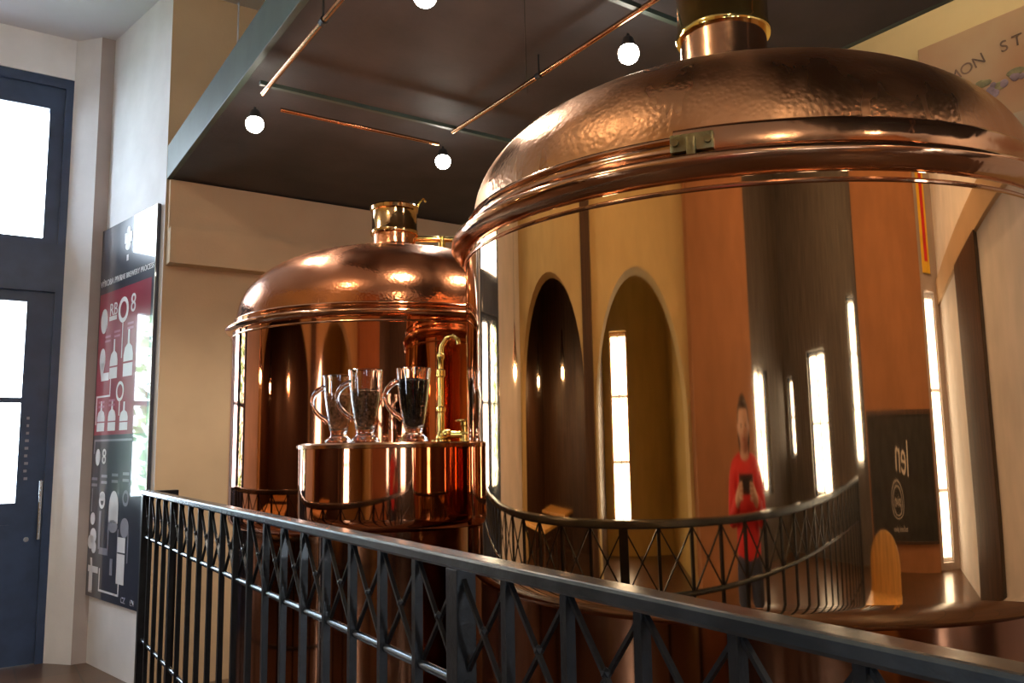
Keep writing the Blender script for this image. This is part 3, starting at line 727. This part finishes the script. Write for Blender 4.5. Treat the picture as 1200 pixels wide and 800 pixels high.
JV = [(0, 0, .84), (0, -.005, 1.0), (0, -.01, 1.12), (0, 0, 1.24), (0, -.01, 1.36), (0, 0, 1.435)]
JE = [(0, 1), (1, 2), (2, 3), (3, 4), (4, 5)]
JR = [(.185, .14), (.175, .13), (.165, .122), (.185, .13), (.175, .11), .076]
for q in (1, -1):
    i = len(JV); JV += [(q * .09, -.005, 1.375), (q * .165, -.01, 1.35), (q * .205, .04, 1.12), (q * .14, .235, 1.23), (q * .108, .29, 1.265)]
    JE += [(4, i), (i, i + 1), (i + 1, i + 2), (i + 2, i + 3), (i + 3, i + 4)]; JR += [.092, .086, .064, .050, .044]
tag(skin_obj('jersey', JV, JE, JR, 'red', pe), 'red long sleeved jersey')
TV = [(0, 0, 1.0), (0, 0, .90), (.085, 0, .80), (.10, .01, .48), (.10, -.02, .10), (-.085, 0, .80), (-.10, .01, .48), (-.10, -.02, .10)]
tag(skin_obj('trousers', TV, [(0, 1), (1, 2), (2, 3), (3, 4), (1, 5), (5, 6), (6, 7)], [(.15, .11), (.165, .125), .105, .075, .062, .105, .075, .062], 'denim', pe), 'dark denim jeans')
m_ = MB(); m_.sphere((0, .045 + .083, 1.500), .012, 2, (1.8, .5, .5)); m_.build('mouth', mat('lips', (.45, .12, .10), .4), pe, True)
for s in (1, -1):
    b = MB(); b.sphere((s * .11, .05, .045), .05, 3, (.95, 2.5, .9)); 
    for v in b.b.verts: v.co.z = max(v.co.z, .0)
    b.build('shoe', 'shoe', pe, True)
ph = MB(); ph.box(-.075, .075, -.004, .004, -.037, .037, .003)
ph_o = ph.build('mobile_phone', 'black', None); a34 = math.radians(50)
def loc(p):
    c_, s_ = math.cos(-a34), math.sin(-a34); p = [.92 * q for q in p]; return (-1.0 + p[0] * c_ - p[1] * s_, -.27 + p[0] * s_ + p[1] * c_, p[2])
ph_o.location = loc((0, .345, 1.325)); ph_o.rotation_euler = (0, 0, -a34); tag(ph_o, 'black mobile phone held up in both hands of the person in red', 'phone')

# ================================================================ LIGHT
def light(kind, name, loc_, energy, color, size=.2, rot=(0, 0, 0), sy=None, portal=False):
    l = bpy.data.lights.new(name, kind); l.energy = energy; l.color = color
    if kind == 'AREA':
        l.size = size
        if sy: l.shape = 'RECTANGLE'; l.size_y = sy
        if portal: l.cycles.is_portal = True
    else: l.shadow_soft_size = size
    o = bpy.data.objects.new(name, l); C.objects.link(o); o.location = loc_; o.rotation_euler = rot
    return o
def portal(axis, c, h, sgn):
    a, b, z0, z1 = h
    if axis == 'y': light('AREA', 'window_portal', ((a + b) / 2, c, (z0 + z1) / 2), 1, (1, 1, 1), b - a, (PI / 2 * sgn, 0, 0), z1 - z0, True)
    else: light('AREA', 'window_portal', (c, (a + b) / 2, (z0 + z1) / 2), 1, (1, 1, 1), z1 - z0, (0, -PI / 2, 0), b - a, True)
portal('y', YD + .3, (x0, x1, .9, 4.0), -1)
for h in HS1 + HS2: portal('y', YS - .4, h, 1)
for h in HW: portal('x', XW - .4, h, 1)
portal('x', -6.25, HA[0], 1)
# round ceiling lamps, added as warm fill light for the room
def added_ceiling_lamp(x, y, label, e=45):
    t = thing('added_ceiling_lamp', label, 'ceiling lamp', (x, y, CE), 0, 'round ceiling lamps added as fill light')
    MB().lathe([(0, -.005), (.17, -.005), (.19, -.02), (.19, -.05), (.17, -.06), (.17, -.03), (0, -.03)], 40).build('lamp_housing', 'brass', t, True)
    MB().lathe([(.168, -.05), (.12, -.09), (.06, -.105), (0, -.11)], 40).build('lamp_diffuser', emit('frosted_glow', (1, .8, .55), 4), t, True)
    l = light('POINT', 'fill_glow', (0, 0, -.25), e, (1, .86, .66), .12); l.parent = t
for a in ((-1.9, 1.6, 'added round ceiling fill lamp in front of the arches'), (-1.6, -2.6, 'added round ceiling fill lamp near the panelled corner'), (.9, -3.0, 'added round ceiling fill lamp in front of the blackboard'), (2.0, -2.0, 'added round ceiling fill lamp beside the canopy end')):
    added_ceiling_lamp(*a)
# extra lamp added only to wash the east wall beside the canopy
added_ceiling_lamp(2.6, 1.2, 'added round ceiling fill lamp over the faded sign board', 25)

wd = bpy.data.worlds.new('daylight'); wd.use_nodes = True; SC.world = wd
bg = wd.node_tree.nodes['Background']; bg.inputs[0].default_value = (.74, .87, 1, 1); bg.inputs[1].default_value = 18.0

# ================================================================ CAMERA
YAW, PITCH, ROLL = math.radians(34), math.radians(7.2), math.radians(.9)
fw = Vector((math.sin(YAW) * math.cos(PITCH), math.cos(YAW) * math.cos(PITCH), math.sin(PITCH)))
rt = Vector((math.cos(YAW), -math.sin(YAW), 0)); up = rt.cross(fw)
Rv = rt * math.cos(ROLL) - up * math.sin(ROLL); Uv = up * math.cos(ROLL) + rt * math.sin(ROLL)
cam = bpy.data.cameras.new('camera'); co = bpy.data.objects.new('camera', cam); C.objects.link(co)
cam.sensor_width = 36; cam.lens = 950 / 1200 * 36; cam.clip_start = .02
mw = Matrix.Identity(4)
for i in range(3): mw[i][0] = Rv[i]; mw[i][1] = Uv[i]; mw[i][2] = -fw[i]
mw[0][3], mw[1][3], mw[2][3] = -.68, 0, 1.375
co.matrix_world = mw
SC.camera = co
SC.view_settings.view_transform = 'Standard'; SC.view_settings.look = 'None'; SC.view_settings.gamma = 1; SC.view_settings.use_curve_mapping = False
SC.view_settings.exposure = 0.0
SC.cycles.max_bounces = 10; SC.cycles.glossy_bounces = 6; SC.cycles.transmission_bounces = 10; SC.cycles.transparent_max_bounces = 10
